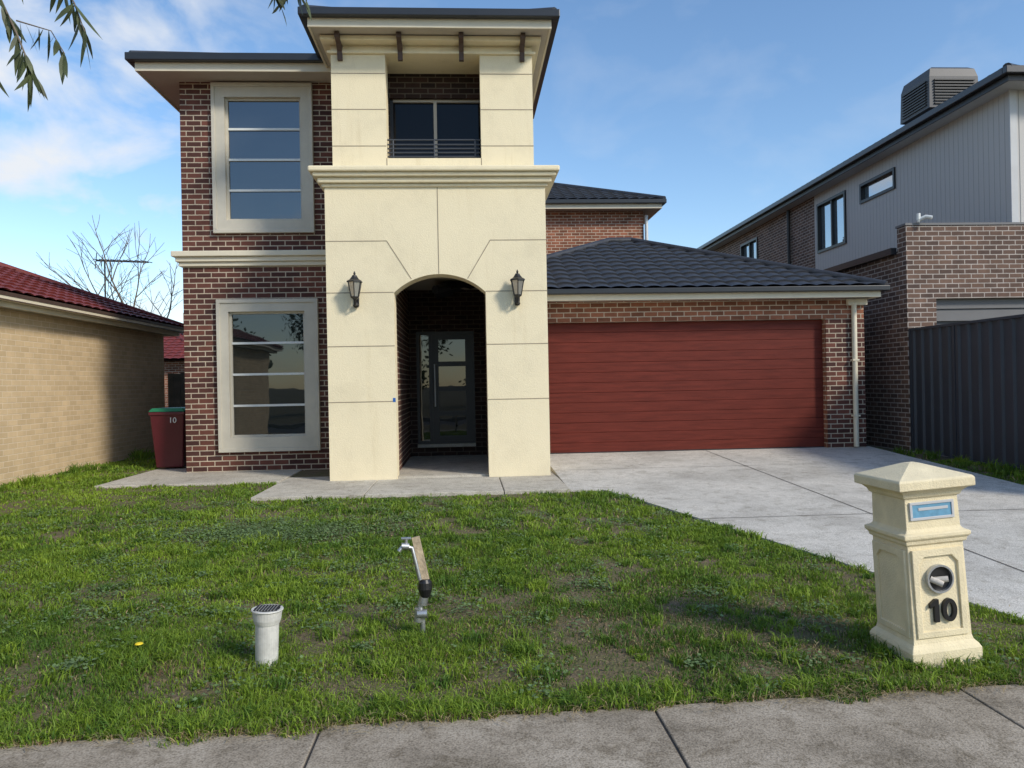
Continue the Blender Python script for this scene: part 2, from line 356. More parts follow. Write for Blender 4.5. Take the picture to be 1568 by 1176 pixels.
boxes('portico_top_moulding',[(U0-.05,U1+.05,YU-.05,14,6.50,6.54),(U0-.12,U1+.12,YU-.20,14,6.63,6.70)],M['render'],H,.01)
for i,x in enumerate((-1.76,-.88,0.02,.92)):
    out=[(YU-.30,6.70),(YU-.30,6.63),(YU-.16,6.60),(YU-.06,6.52),(YU-.055,6.40),(YU,6.40),(YU,6.70)]
    nn=len(out); V=[(x-.035,a,c) for a,c in out]+[(x+.035,a,c) for a,c in out]
    F=[list(range(nn)),list(range(nn,2*nn))[::-1]]+[[q,(q+1)%nn,nn+(q+1)%nn,nn+q] for q in range(nn)]
    obj('eave_bracket_%d'%i,V,F,M['bracket'],H)
eaves('portico_eave',-2.14,1.32,10.98,15,6.92,M['gutter'],M['trim'],M['soffit'],H,.11,.12)
hiproof('portico_roof',-2.18,1.36,10.94,16,6.865,22,M['tile'],H)
box('balcony_floor',-1.65,.82,YU+.35,12.15,4.77,4.92,M['porch'],H)
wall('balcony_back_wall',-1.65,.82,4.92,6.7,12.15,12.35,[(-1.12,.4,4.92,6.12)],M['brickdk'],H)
box('balcony_ceiling',-1.65,.82,YU+.35,12.15,6.66,6.69,M['soffit'],H)
box('balcony_door_glass',-1.12,.4,12.27,12.29,4.92,6.12,M['glassdk'],H)
boxes('balcony_door_frame',[(-1.12,-1.07,12.22,12.265,4.92,6.12),(.35,.4,12.22,12.265,4.92,6.12),(-1.07,.35,12.22,12.265,4.92,4.98)],M['charcoal'],H)
boxes('balcony_door_mullion',[(-1.07,.35,12.22,12.265,6.08,6.12),(-.435,-.385,12.20,12.265,4.98,6.08)],M['soffit'],H)
tube('balcony_railing',[[(-1.107,YU+.1,z),(.289,YU+.1,z)] for z in (5.02,5.08,5.14,5.20,5.27)]+[[(x,YU+.1,4.97),(x,YU+.1,5.27)] for x in (-1.02,-.41,.2)],.013,M['fence'],H,2)
YB=12.9
BX0,BX1=-4.6,-2.0
opsL=[(-3.88,-2.63,.80,2.88),(-3.88,-2.63,4.36,6.40)]
wall('front_brick_wall',BX0,BX1+.05,.15,6.68,YB,YB+.25,opsL,M['brick'],H)
box('left_brick_wall',BX0,BX0+.25,YB+.25,24,.15,6.68,M['brick'],H)
box('right_upper_wall',.8,1.05,13.1,24,3,6.68,M['brick'],H)
box('rear_wall',BX0+.25,.8,23.8,24,.15,6.68,M['brick'],H)
boxes('string_course',[(BX0-.14,-2.003,YB-.14,YB+.1,3.77,3.86),(BX0-.09,-2.003,YB-.09,YB+.1,3.69,3.77),(BX0-.05,-2.003,YB-.05,YB+.1,3.62,3.69),
  (BX0-.14,BX0+.02,YB+.1,24,3.77,3.86),(BX0-.09,BX0+.02,YB+.1,24,3.69,3.77)],M['trim'],H,.012)
def window(nm,x0,x1,z0,z1,gx0,gx1,gz0,gz1,gl):
    boxes(nm+'_surround',[(x0,x1,YB-.055,YB+.02,gz1,z1),(x0,x1,YB-.055,YB+.02,z0,gz0),(x0,gx0,YB-.055,YB+.02,gz0,gz1),(gx1,x1,YB-.055,YB+.02,gz0,gz1)],M['stone'],H)
    boxes(nm+'_surround_lip',[(x0-.0,x1+.0,YB-.075,YB-.056,z1-.06,z1+.002),(x0-.0,x1,YB-.075,YB-.056,z0-.002,z0+.06),(x0,x0+.06,YB-.075,YB-.056,z0+.06,z1-.06),(x1-.06,x1,YB-.075,YB-.056,z0+.06,z1-.06)],M['stone'],H,.006)
    t=.035; a=YB+.02; c=YB+.07
    bs=[(gx0,gx1,a,c,gz1-t,gz1),(gx0,gx1,a,c,gz0,gz0+t),(gx0,gx0+t,a,c,gz0+t,gz1-t),(gx1-t,gx1,a,c,gz0+t,gz1-t)]
    boxes(nm+'_frame',bs,M['stone'],H)
    hh=(gz1-gz0)/4
    boxes(nm+'_bars',[(gx0+t,gx1-t,a+.003,c,gz0+hh*i-.018,gz0+hh*i+.018) for i in (1,2,3)],M['white'],H)
    box(nm+'_glass',gx0+t,gx1-t,YB+.055,YB+.06,gz0+t,gz1-t,gl,H)
window('upper_window',-4.08,-2.45,4.16,6.62,-3.87,-2.64,4.37,6.39,M['glass'])
window('lower_window',-4.06,-2.42,.57,3.07,-3.87,-2.64,.81,2.87,M['glasslow'])
eaves('main_eave',-5.1,1.0,12.4,24.4,6.88,M['gutter'],M['trim'],M['soffit'],H)
hiproof('main_roof',-5.14,1.04,12.36,24.4,6.82,22,M['tile'],H)
box('porch_slab',-1.5,.8,YP+.1,14.6,.05,.27,M['porch'],H)
box('porch_left_wall',-1.32,-1.07,YP+.36,14.6,.27,3.6,M['brick'],H)
box('porch_right_wall',.36,.6,YP+.36,14.6,.27,3.6,M['brick'],H)
box('porch_ceiling',-1.07,.36,YP+.36,14.6,3.4,3.45,M['soffit'],H)
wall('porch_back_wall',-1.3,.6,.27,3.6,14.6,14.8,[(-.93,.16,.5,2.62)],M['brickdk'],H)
dg=[(-.93,.16,14.62,14.70,2.56,2.62),(-.93,.16,14.62,14.70,.5,.55),(-.93,-.88,14.62,14.70,.55,2.56),(.11,.16,14.62,14.70,.55,2.56),(-.70,-.64,14.62,14.70,.55,2.56)]
boxes('entry_frame',dg,M['charcoal'],H)
boxes('front_door',[(-.64,-.52,14.64,14.68,.55,2.56),(-.01,.11,14.64,14.68,.55,2.56)]+[(-.52,-.01,14.64,14.68,z,z+.09) for z in (.55,1.02,1.49,1.96,2.47)],M['charcoal'],H)
M['doorglass']=glassmat('door_glass',(.02,.022,.022),.07)
box('front_door_glass',-.88,.11,14.685,14.695,.55,2.56,M['doorglass'],H)
tube('door_handle',[(-.59,14.58,1.2),(-.59,14.58,2.0)],.02,M['steel'],H)
box('door_sill',-.93,.16,14.5,14.6,.44,.5,M['porch'],H)
M['lantern']=glassmat('lantern_glass',(.30,.29,.25),.35)
def lantern(nm,x,z):
    L=empty(nm,(x,YP,z)); L.parent=H
    box('backplate',-.04,.04,-.02,0,-.16,.02,M['black'],L,.006)
    tube('arm',[(0,-.01,-.1),(0,-.07,-.16),(0,-.14,-.14),(0,-.155,-.06)],.014,M['black'],L)
    loft('boss',[(-.03,.03),(.0,.045),(.03,.03)],16,M['black'],L,c=(0,-.04,-.15))
    c=(0,-.155,0)
    loft('base',[(-.10,.008),(-.07,.03),(-.05,.055),(-.035,.058)],6,M['black'],L,c=c)
    loft('glass',[(-.035,.05),(.17,.085)],6,M['lantern'],L,c=c)
    k=1/math.cos(math.pi/6)
    tube('cage',[[(c[0]+.052*k*math.cos(a),c[1]+.052*k*math.sin(a),-.035),(c[0]+.088*k*math.cos(a),c[1]+.088*k*math.sin(a),.17)] for a in [math.pi/6+i*math.pi/3 for i in range(6)]],.007,M['black'],L,2)
    loft('cap',[(.17,.105),(.185,.105),(.21,.065),(.25,.038),(.27,.03),(.275,.012),(.30,.016),(.33,.004)],6,M['black'],L,c=c)
lantern('wall_lantern_a',-1.57,2.93); lantern('wall_lantern_b',.77,2.93)
GY=13.5
wall('garage_front_wall',1.2,7.19,.2,3.05,GY,GY+.25,[(1.33,6.48,.2,2.67)],M['brickor'],H)
box('garage_pier',6.482,7.192,GY-.004,GY+.0,.2,2.668,M['brick'],H)
boxes('garage_side_walls',[(6.95,7.188,GY+.25,20,.2,3.05),(1.2,6.95,19.8,20,.2,3.05)],M['brick'],H)
V=[];F=[];nb=13;z0,z1=.345,2.67;yd=GY+.14
hh=(z1-z0)/nb;prof=[]
for i in range(nb):
    a=z0+i*hh; e0=.012 if i%3==0 else .008; e1=.012 if (i+1)%3==0 else .008
    prof+=[(a,yd+e0),(a+.006,yd+.001),(a+.012,yd),(a+hh-.010,yd),(a+hh-.004,yd+.001),(a+hh-.0001,yd+e1)]
for z,y in prof: V+=[(1.33,y,z),(6.48,y,z)]
F=[[2*i,2*i+1,2*i+3,2*i+2] for i in range(len(prof)-1)]
obj('garage_door',V,F,M['garage'],H)
boxes('garage_door_seal',[(1.33,6.48,yd-.004,yd+.02,.33,.36)],M['charcoal'],H)
box('garage_interior_back',1.3,6.6,yd+.03,yd+.05,.2,2.8,M['black'],H)
eaves('garage_eave',1.06,7.3,13.1,20.4,3.2,M['gutter'],M['trim'],M['soffit'],H,.09,.10)
hiproof('garage_roof',-.5,7.36,13.04,20.4,3.18,22,M['tile'],H)
tube('garage_downpipe',[(6.98,GY-.06,.36),(6.98,GY-.06,2.93)],.045,M['trim'],H)
boxes('downpipe_head',[(6.86,7.22,GY-.09,GY-.005,2.90,3.02)],M['trim'],H,.01)
boxes('downpipe_clips',[(6.92,7.04,GY-.11,GY-.005,z,z+.03) for z in (.9,1.9)],M['trim'],H)
boxes('rear_upper_walls',[(1.05,5.33,22.5,22.7,3,6.68),(5.08,5.33,22.7,28,3,6.68)],M['brickor'],H)
eaves('rear_eave',1.6,5.78,22.06,28.4,6.88,M['gutter'],M['trim'],M['soffit'],H)
hiproof('rear_roof',-3,5.84,22.0,28.5,6.86,22,M['tile'],H)
tube('rear_downpipe',[(5.40,22.45,3),(5.40,22.45,6.5)],.05,M['white'],H)

# ---------------------------------------------------------------- left neighbour
HL=empty('cream_brick_house')
box('side_wall',-16,-6.8,-1,17.8,.0,2.9,M['brickcream'],HL)
eaves('eave',-16.3,-6.55,-1.4,18.1,3.02,M['trim'],M['trim'],M['soffit'],HL,.10,.08)
hiproof('roof',-16.36,-6.48,-1.5,18.2,3.03,22,M['redtile'],HL)
boxes('gutter_brown',[(-6.438,-6.43,-1.52,18.22,2.98,3.035),(-6.438,-6.42,-1.52,18.22,2.915,2.93)],M['bracket'],HL)

# ---------------------------------------------------------------- right neighbour
HR=empty('two_storey_house')
NY=13.4
box('garage_block',7.95,20,NY+.3,22,.2,3.9,M['brickbrown'],HR)
boxes('garage_front',[(7.95,8.49,NY,NY+.29,.2,4.32),(8.49,14.5,NY,NY+.29,3.0,4.32),(14.5,15.2,NY,NY+.29,.2,4.32)],M['brickbrown'],HR)
box('parapet_cap',7.93,15.22,NY-.02,NY+.31,4.32,4.36,M['grey'],HR)
boxes('garage_lintel',[(8.49,14.5,NY+.12,NY+.28,2.82,2.998),(8.49,14.5,NY+.15,NY+.28,2.6,2.81)],M['grey'],HR)
box('garage_door',8.49,14.5,NY+.2,NY+.28,.3,2.6,M['fence'],HR)
box('garage_gutter',7.84,7.95,NY+.31,22,3.85,3.97,M['gutter'],HR)
ops=[(19.75,21.4,5.15,6.55),(17.4,19.0,6.0,6.5)]
wall('upper_cladding_wall',NY+.2,21.6,4.0,6.85,10.1,10.3,ops,M['cladding'],HR,'y')
box('upper_front_wall',10.3,20,NY+.2,NY+.4,4.0,6.85,M['cladding'],HR)
box('corner_trim',10.07,10.2,NY+.17,NY+.199,4.3,6.85,M['lightgrey'],HR)
wall('rear_brick_wall',21.6,38,.2,6.85,10.1,10.3,[(25.9,27.5,5.2,6.5)],M['brickbrown'],HR,'y')
M['glasslt']=glassmat('side_glass',(.12,.16,.18),.45)
for k,(a,c,z0,z1) in enumerate(ops+[(25.9,27.5,5.2,6.5)]):
    box('window_glass_%d'%k,10.17,10.18,a,c,z0,z1,M['glasslt'],HR)
    w=.07
    bs=[(10.06,10.16,a,c,z1-w,z1),(10.06,10.16,a,c,z0,z0+w),(10.06,10.16,a,a+w,z0+w,z1-w),(10.06,10.16,c-w,c,z0+w,z1-w)]
    if k!=1: bs.append((10.09,10.16,(a+c)/2-.03,(a+c)/2+.03,z0+w,z1-w))
    boxes('window_frame_%d'%k,bs,M['black'],HR)
eaves('eave',9.7,20.5,NY-.3,38.5,7.05,M['gutter'],M['charcoal'],M['lightgrey'],HR,.13,.10)
hiproof('roof',9.64,20.5,NY-.36,38.5,7.0,20,M['tile'],HR)
tube('downpipe',[(10.02,23.2,3.5),(10.02,23.2,6.8)],.05,M['charcoal'],HR)
loft('evaporative_cooler',[(7.6,.50),(7.95,.50),(8.0,.62),(8.75,.60),(8.95,.55),(9.02,.45)],4,M['cooler'],HR,c=(11.75,18.3,0))
boxes('cooler_louvres',[(11.75-.65,11.75-.612,17.8,18.8,z,z+.03) for z in np.arange(8.08,8.7,.07)]+[(11.25,12.25,18.3-.65,18.3-.612,z,z+.03) for z in np.arange(8.08,8.7,.07)],M['charcoal'],HR)
loft('security_camera',[(0,.02),(.05,.035),(.16,.035)],12,M['white'],HR,c=(8.15,NY-.06,4.36))
tube('security_camera_arm',[(8.15,NY-.05,4.4),(8.25,NY-.12,4.45),(8.33,NY-.18,4.42)],.035,M['white'],HR)

# ---------------------------------------------------------------- steel fence
V=[];F=[];pr=[];y=7.4
while y<13.3:
    pr+=[(y,0),(y+.10,0),(y+.125,.035),(y+.19,.035),(y+.215,0)]; y+=.25
for yy,d in pr:
    V+=[(8.0-d,yy,g(yy)+.02),(8.0-d,yy,2.42)]
F=[[2*i,2*i+2,2*i+3,2*i+1] for i in range(len(pr)-1)]
fe=empty('steel_fence')
obj('ribbed_panels',V,F,M['fence'],fe)
boxes('fence_rails',[(7.95,8.05,7.35,13.38,2.42,2.46),(7.955,8.045,7.35,13.38,.16,.25)]+[(7.955,8.045,yy,yy+.05,.1,2.42) for yy in (7.35,9.7,12.1,13.33)],M['fence'],fe)

boxes('timber_fence',[(-6.8+i*.14,-6.8+i*.14+.13,18,18.03,.2,2.0+random.uniform(-.03,.03)) for i in range(16)]+[(-6.8,-4.6,18.03,18.08,.6,.7)],M['rust'])
HB=empty('brick_bungalow')
box('walls',-24,-9.8,30,40,.2,2.7,M['brickor'],HB)
hiproof('roof',-24.5,-9.2,29.4,40.6,2.75,22,M['redtile'],HB)
box('chimney',-12.0,-11.4,33.6,34.3,3.5,4.9,M['brickor'],HB)
A=empty('tv_antenna',(-13.4,29.6,0))
tube('mast',[(0,0,2.6),(0,0,6.5)],.03,M['charcoal'],A)
tube('boom',[(-.3,0,6.5),(1.6,0,6.42)],.028,M['charcoal'],A)
tube('elements',[[(x,-.45,6.49-.04*(x+.3)),(x+.05,.45,6.55-.04*(x+.3))] for x in np.linspace(-.2,1.5,9)]+[[(-.35,0,6.2),(-.28,0,6.8)],[(-.12,0,6.3),(-.08,0,6.72)]],.016,M['charcoal'],A)

# ---------------------------------------------------------------- wheelie bin
B=empty('wheelie_bin',(-5.12,13.75,.25),.05)
def taper(name,x0,x1,y0,y1,z0,X0_,X1_,Y0_,Y1_,z1,m,p,bev=.015):
    V=[(x0,y0,z0),(x1,y0,z0),(x1,y1,z0),(x0,y1,z0),(X0_,Y0_,z1),(X1_,Y0_,z1),(X1_,Y1_,z1),(X0_,Y1_,z1)]
    F=[(0,3,2,1),(4,5,6,7),(0,1,5,4),(1,2,6,5),(2,3,7,6),(3,0,4,7)]
    o=obj(name,V,[list(f) for f in F],m,p); b=o.modifiers.new('b','BEVEL'); b.width=bev; b.segments=2; return o
taper('body',-.22,.22,-.22,.26,.03,-.28,.28,-.32,.30,.97,M['bin'],B)
box('rim',-.295,.295,-.335,.32,.93,.985,M['bin'],B,.01)
taper('lid',-.30,.30,-.345,.36,.99,-.26,.26,-.29,.33,1.05,M['binlid'],B)
tube('handle',[(-.25,.38,.97),(.25,.38,.97)],.018,M['bin'],B)
tube('wheels',[[(-.27,.24,.1),(-.22,.24,.1)],[(.22,.24,.1),(.27,.24,.1)]],.1,M['black'],B)
def text(name,s,size,loc,m,parent,rot=(math.pi/2,0,0),off=0,ext=.003):
    cu=bpy.data.curves.new(name,'FONT'); cu.body=s; cu.size=size; cu.extrude=ext; cu.offset=off; cu.align_x='CENTER'
    cu.materials.append(m); o=bpy.data.objects.new(name,cu); COL.objects.link(o); o.location=loc; o.rotation_euler=rot; o.parent=parent; return o
text('bin_number','10',.13,(.1,-.335,.80),M['white'],B,(math.pi/2-.1,0,0))

# ---------------------------------------------------------------- letterbox
LB=empty('letterbox_pillar',(2.585,4.25,g(4.2)+.0),math.radians(3)); LB.rotation_euler[1]=-.058
prof=[(-.05,.205),(.085,.205),(.105,.195),(.125,.178),(.15,.172),(.665,.165),(.67,.178),(.69,.182),(.705,.195),(.725,.195),(.735,.17),(.75,.160),(.92,.156),(.925,.168),(.945,.175),(.965,.195),(.975,.222),(1.02,.222),(1.03,.214),(1.095,.03),(1.10,.0001)]
o=loft('pillar',prof,4,M['letter'],LB); bv=o.modifiers.new('b','BEVEL'); bv.width=.004; bv.segments=2; bv.limit_method='ANGLE'
def panel(name,side):
    inner=[(-.115,.19),(.115,.19),(.115,.56),(.08,.60),(-.08,.60),(-.115,.56)]
    outer=[(-.15,.155),(.15,.155),(.15,.60),(.15,.64),(-.15,.64),(-.15,.60)]
    V=[];F=[];n=6
    for ring,d in ((outer,.160),(outer,.181),(inner,.181),(inner,.160)):
        for a,z in ring: V.append((a,-d,z) if side=='f' else (-d,-a,z))
    for k in range(3):
        for i in range(n): F.append([k*n+i,k*n+(i+1)%n,(k+1)*n+(i+1)%n,(k+1)*n+i])
    o=obj(name,V,F,M['letter'],LB); b=o.modifiers.new('b','BEVEL'); b.width=.004; b.segments=2; b.limit_method='ANGLE'
panel('front_panel_moulding','f'); panel('side_panel_moulding','s')
boxes('name_plate_frame',[(-.135,.125,-.168,-.156,.80,.815),(-.135,.125,-.168,-.156,.885,.90),(-.135,-.12,-.168,-.156,.815,.885),(.11,.125,-.168,-.156,.815,.885)],M['lightgrey'],LB,.002)
box('name_plate',-.12,.11,-.163,-.157,.815,.885,M['blue'],LB)
box('name_plate_flap',-.085,.09,-.166,-.163,.852,.868,M['lightgrey'],LB,.001)
def ring(name,R,r,loc,m,parent,depth=.02):
    n=40;V=[];F=[]
    for k,(rr,d) in enumerate([(R,0),(R,-depth),(R-r,-depth),(R-r,.0)]):
        for i in range(n):
            a=2*math.pi*i/n; V.append((rr*math.cos(a),d,rr*math.sin(a)))
    for k in range(4):
        for i in range(n): F.append([k*n+i,k*n+(i+1)%n,((k+1)%4)*n+(i+1)%n,((k+1)%4)*n+i])
    o=obj(name,V,F,m,parent); o.location=loc; return o
ring('paper_holder_ring',.078,.010,(-.0,-.168,.475),M['steel'],LB,.024)
V=[(0,0,0)]+[(.068*math.cos(2*math.pi*i/40),0,.068*math.sin(2*math.pi*i/40)) for i in range(40)]
o=obj('paper_holder_void',V,[[0,i+1,(i+1)%40+1] for i in range(40)],M['black'],LB); o.location=(-.0,-.1735,.475)
tube('rolled_newspaper',[[(-.052,-.176,.478),(-.005,-.215,.452)],[(-.028,-.176,.470),(.030,-.21,.478)]],.016,M['paper'],LB)
def digit(name,out,inn,x):
    V=[];F=[]
    y0,y1=-.189,-.165
    if inn is None:
        n=len(out); V=[(x+a,y0,c) for a,c in out]+[(x+a,y1,c) for a,c in out]
        F=[list(range(n)),list(range(n,2*n))[::-1]]+[[i,(i+1)%n,n+(i+1)%n,n+i] for i in range(n)]
    else:
        n=len(out)
        for rg,y in ((out,y1),(out,y0),(inn,y0),(inn,y1)):
            V+=[(x+a,y,c) for a,c in rg]
        for k in range(4):
            for i in range(n): F.append([k*n+i,k*n+(i+1)%n,((k+1)%4)*n+(i+1)%n,((k+1)%4)*n+i])
    obj(name,V,F,M['black'],LB)
zc=.30
digit('house_number_one',[(-.005,.24),(.022,.24),(.022,.365),(.002,.365),(-.028,.342),(-.028,.318),(-.005,.332)],None,-.042)
oc=[(.042*math.cos(t)*(1),zc+.063*math.sin(t)) for t in np.linspace(0,2*math.pi,33)[:-1]]
ic=[(.019*math.cos(t),zc+.041*math.sin(t)) for t in np.linspace(0,2*math.pi,33)[:-1]]
digit('house_number_zero',oc,ic,.043)

# ---------------------------------------------------------------- vent pipe
VP=empty('vent_pipe',(-1.17,4.48,g(4.48)),0); VP.rotation_euler[1]=.03
loft('pipe',[(-.05,.062),(.27,.066)],32,M['pvc'],VP,smooth=False)
loft('collar',[(.235,.070),(.26,.078),(.305,.083),(.312,.090),(.318,.088),(.3185,.075)],32,M['pvc'],VP)
tube('grate_bars',[[(-.066,y,.321),(.066,y,.321)] for y in np.linspace(-.05,.05,7)],.003,M['charcoal'],VP,2)
loft('grate_dark',[(.3185,.072),(.3190,.072)],32,M['black'],VP)
tube('grate_cross',[[(x,-.066,.323),(x,.066,.323)] for x in np.linspace(-.05,.05,7)],.003,M['galv'],VP,2)

# ---------------------------------------------------------------- garden tap on stake
T=empty('garden_tap',(-.30,4.82,g(4.82)))
tube('riser_pipe',[(0,0,-.05),(.0,0,.12),(-.015,0,.20),(.02,0,.30)],.017,M['galv'],T)
tube('elbow_fittings',[[(-.025,-.01,.10),(-.02,-.01,.18)],[(-.03,-.02,.15),(.03,-.02,.15)],[(.005,0,.2),(.015,0,.26)]],.027,M['galv'],T)
loft('rubber_boot',[(.25,.03),(.30,.045),(.34,.042),(.36,.03)],16,M['black'],T,c=(.02,0,0))
V=[]
p0=Vector((.035,.0,.30));p1=Vector((-.035,.02,.62));d=(p1-p0).normalized();s=Vector((1,0,.2)).cross(d).normalized();t=d.cross(s)
for p in (p0,p1):
    for a,c in ((-1,-1),(1,-1),(1,1),(-1,1)): V.append(p+s*.012*a+t*.024*c)
obj('timber_stake',V,[[0,1,2,3],[4,7,6,5],[0,4,5,1],[1,5,6,2],[2,6,7,3],[3,7,4,0]],M['wood'],T)
tube('tap_pipe',[(-.01,-.02,.36),(-.055,-.02,.56),(-.11,-.03,.575),(-.135,-.04,.545)],.013,M['galv'],T)
tube('tap_body',[(-.075,-.02,.57),(-.12,-.03,.575)],.021,M['galv'],T)
tube('tap_handle',[[(-.09,-.02,.58),(-.09,-.02,.62)],[(-.12,-.02,.62),(-.06,-.02,.62)]],.009,M['galv'],T)

# ---------------------------------------------------------------- lawn
def noise2(x,y,s=1.0,seed=0):
    r=np.random.default_rng(seed); o=np.zeros_like(x)
    for k in range(7):
        a=r.uniform(0,6.28); f=s*r.uniform(.6,2.2); p=r.uniform(0,6.28)
        o+=np.sin((x*math.cos(a)+y*math.sin(a))*f+p+1.3*np.sin((x*math.sin(a)-y*math.cos(a))*f*.7+p*2))
    return o/7*1.6
def edgeline(x): return ye(x)-.045+.07*noise2(x*7,x*0,1.0,5)+.035*noise2(x*30,x*0,1,6)
def allowed(x,y):
    dx=np.interp(y,[q[0] for q in dl],[q[1] for q in dl])
    ok=(x<dx+.02+.03*noise2(y*6,x*0,1,8)+.015*noise2(y*25,x*0,1,18))&(y>edgeline(x))&(x>-6.78)
    ok&=~((y>9.79+.02*noise2(x*9,x*0,1,9))&(x>-2.74)); ok&=~((y>11.33)&(x>-5.37)); ok&=y<17.9
    ds=np.interp(y,[3.6,8,13.5],[6.6,6.9,7.3])
    st=(x>ds+.0)&(x<7.96)&(y>7.4)&(y<13.4)
    return ok|st
def mk(x,y,h,w,lean,C,dead,sagamt=.5):
    n=len(x); a=rng.uniform(0,6.28,n); b=rng.uniform(0,6.28,n)
    z=gn(y)-.004+np.where(y<ye(x),.014,0)
    P=np.stack([x,y,z],1); W=np.stack([np.cos(a),np.sin(a),0*a],1)*w[:,None]
    Ld=np.stack([np.cos(b),np.sin(b),0*b],1); up=np.array([0,0,1.])
    mid=P+up*(h*.6)[:,None]+Ld*(h*.25*lean)[:,None]
    tip=P+up*(h*(1.0-.25*lean))[:,None]+Ld*(h*.85*lean)[:,None]
    V=np.stack([P-W,P+W,mid+W*.8,mid-W*.8,tip],1)
    V[dead,:,2]=z[dead,None]+(V[dead,:,2]-z[dead,None])*sagamt
    return V,C
ygreen=np.array([.25,.36,.035]); dgreen=np.array([.075,.16,.022]); straw=np.array([.50,.40,.21]); brown=np.array([.24,.16,.085])
def blades(n,x0,x1,y0,y1,h0,h1,w):
    x=rng.uniform(x0,x1,n); y=rng.uniform(y0,y1,n)
    k=allowed(x,y)&(np.abs(x)<y*.85+1.5)
    thin=np.exp(-(((x-1.3)/1.8)**2+((y-4.9)/.9)**2))+.5*np.exp(-(((x+2.0)/.9)**2+((y-4.3)/.4)**2))
    patch=noise2(x*2.6,y*2.6,1.5,1)+.7*noise2(x*7,y*7,1.5,31)
    k&=rng.uniform(0,1,n)<np.clip(.70+.50*patch-.35*thin,.10,1)
    x=x[k];y=y[k];n=len(x); thin=thin[k]
    hN=np.clip(1+.6*noise2(x*1.5,y*1.5,2,2)+.5*noise2(x*6,y*6,2,12),.3,2.3)
    h=rng.uniform(h0,h1,n)*hN
    near=np.exp(-((y-ye(x))/.2)**2); h*=1+.3*near
    h*=1+.9*np.exp(-(((x-2.58)**2+(y-4.25)**2)/.35**2))+.8*np.exp(-(((x+.3)**2+(y-4.82)**2)/.18**2))+.5*np.exp(-(((x+1.17)**2+(y-4.48)**2)/.2**2))
    lean=rng.uniform(.2,1.3,n); ww=w*rng.uniform(.6,1.4,n)
    pn=noise2(x,y,1.7,3); q=noise2(x*4,y*4,1.3,4); u=rng.uniform(0,1,n)
    t=np.clip(.56+.45*pn+.25*noise2(x*5,y*5,1.3,44)-.25*thin+rng.normal(0,.22,n),0,1)[:,None]
    C=dgreen*(1-t)+ygreen*t
    dead=np.clip(.08+.26*np.clip(q+.15,0,2)*(y<8.5)+.35*np.exp(-((y-ye(x))/.12)**2)+.42*thin,0,.8)
    isd=u<dead
    C=np.where(isd[:,None],np.where((rng.uniform(0,1,n)<.55)[:,None],brown,straw),C)
    C=C*rng.uniform(.68,1.3,n)[:,None]
    return mk(x,y,h,ww,lean,C,isd,.5)
def tufts(nc,per,x0,x1,y0,y1,h0,h1,w,spread,edge=False):
    cx=rng.uniform(x0,x1,nc); cy=rng.uniform(y0,y1,nc)
    if edge: cy=ye(cx)+rng.normal(.06,.07,nc)
    sz=rng.uniform(.5,1.3,nc)
    i=np.repeat(np.arange(nc),per); n=len(i)
    x=cx[i]+rng.normal(0,spread,n)*sz[i]; y=cy[i]+rng.normal(0,spread,n)*sz[i]
    k=allowed(x,y); x=x[k];y=y[k];i=i[k];n=len(x)
    h=rng.uniform(h0,h1,n)*sz[i]; t=np.clip(.5+rng.normal(0,.25,nc)[i]+rng.normal(0,.15,n),0,1)[:,None]
    C=(dgreen*(1-t)+ygreen*t)*rng.uniform(.8,1.2,n)[:,None]
    isd=rng.uniform(0,1,n)<(.35 if edge else .12)
    C=np.where(isd[:,None],straw*rng.uniform(.6,1.1,n)[:,None],C)
    return mk(x,y,h,w*rng.uniform(.7,1.3,n),rng.uniform(.3,1.4,n),C,isd,.5)
sets=[blades(255000,-4.5,4.2,3.5,5.4,.018,.048,.0028),blades(200000,-6,4,5.4,7.6,.020,.048,.0042),blades(140000,-6.8,8,7.6,12,.022,.048,.0068),blades(18000,-6.8,-5.3,11.3,17.9,.03,.07,.009),
 tufts(480,70,-4,4,3.75,7.5,.05,.09,.0036,.035),tufts(300,60,-3.5,4,3.6,3.8,.05,.09,.0032,.03,True),tufts(330,60,-6.5,3,7,9.7,.05,.09,.006,.06),tufts(40,60,7.1,7.95,8,13.3,.08,.2,.007,.05),tufts(30,60,-6.7,-6.4,6,17,.08,.22,.007,.06),tufts(30,80,2.3,2.9,4.0,4.5,.05,.10,.0034,.04)]
VV=np.concatenate([s[0] for s in sets]); CC=np.concatenate([s[1] for s in sets]); n=len(VV)
nr=6000; rx=rng.uniform(-3.5,4,nr); ry=ye(rx)+rng.normal(-.01,.055,nr)
rx[4500:]=rng.normal(1.2,1.2,1500); ry[4500:]=rng.normal(4.5,.5,1500)
ra=rng.uniform(0,6.28,nr); rl=rng.uniform(.02,.09,nr)
mask=rng.uniform(0,1,nr)<np.clip(.4+.6*noise2(rx*3,rx*0,1,21),.05,1); mask&=(ry>ye(rx)-.13); rx=rx[mask];ry=ry[mask];ra=ra[mask];rl=rl[mask];nr=len(rx)
D=np.stack([np.cos(ra),np.sin(ra),0*ra],1); Pp=np.stack([rx,ry,gn(ry)+.017+rng.uniform(0,.02,nr)],1); Wd=np.stack([-np.sin(ra),np.cos(ra),0*ra],1)*.0018
mid=Pp+D*(rl*.5)[:,None]+np.array([0,0,.008]); tip=Pp+D*rl[:,None]
VV=np.concatenate([VV,np.stack([Pp-Wd,Pp+Wd,mid+Wd,mid-Wd,tip],1)]); CC=np.concatenate([CC,straw*rng.uniform(.35,1.1,nr)[:,None]]); n=len(VV)
nw=30000
cx=rng.uniform(-5.5,3,300); cy=rng.uniform(3.9,9.6,300); ci=rng.integers(0,300,nw); cs=rng.uniform(.04,.15,300)
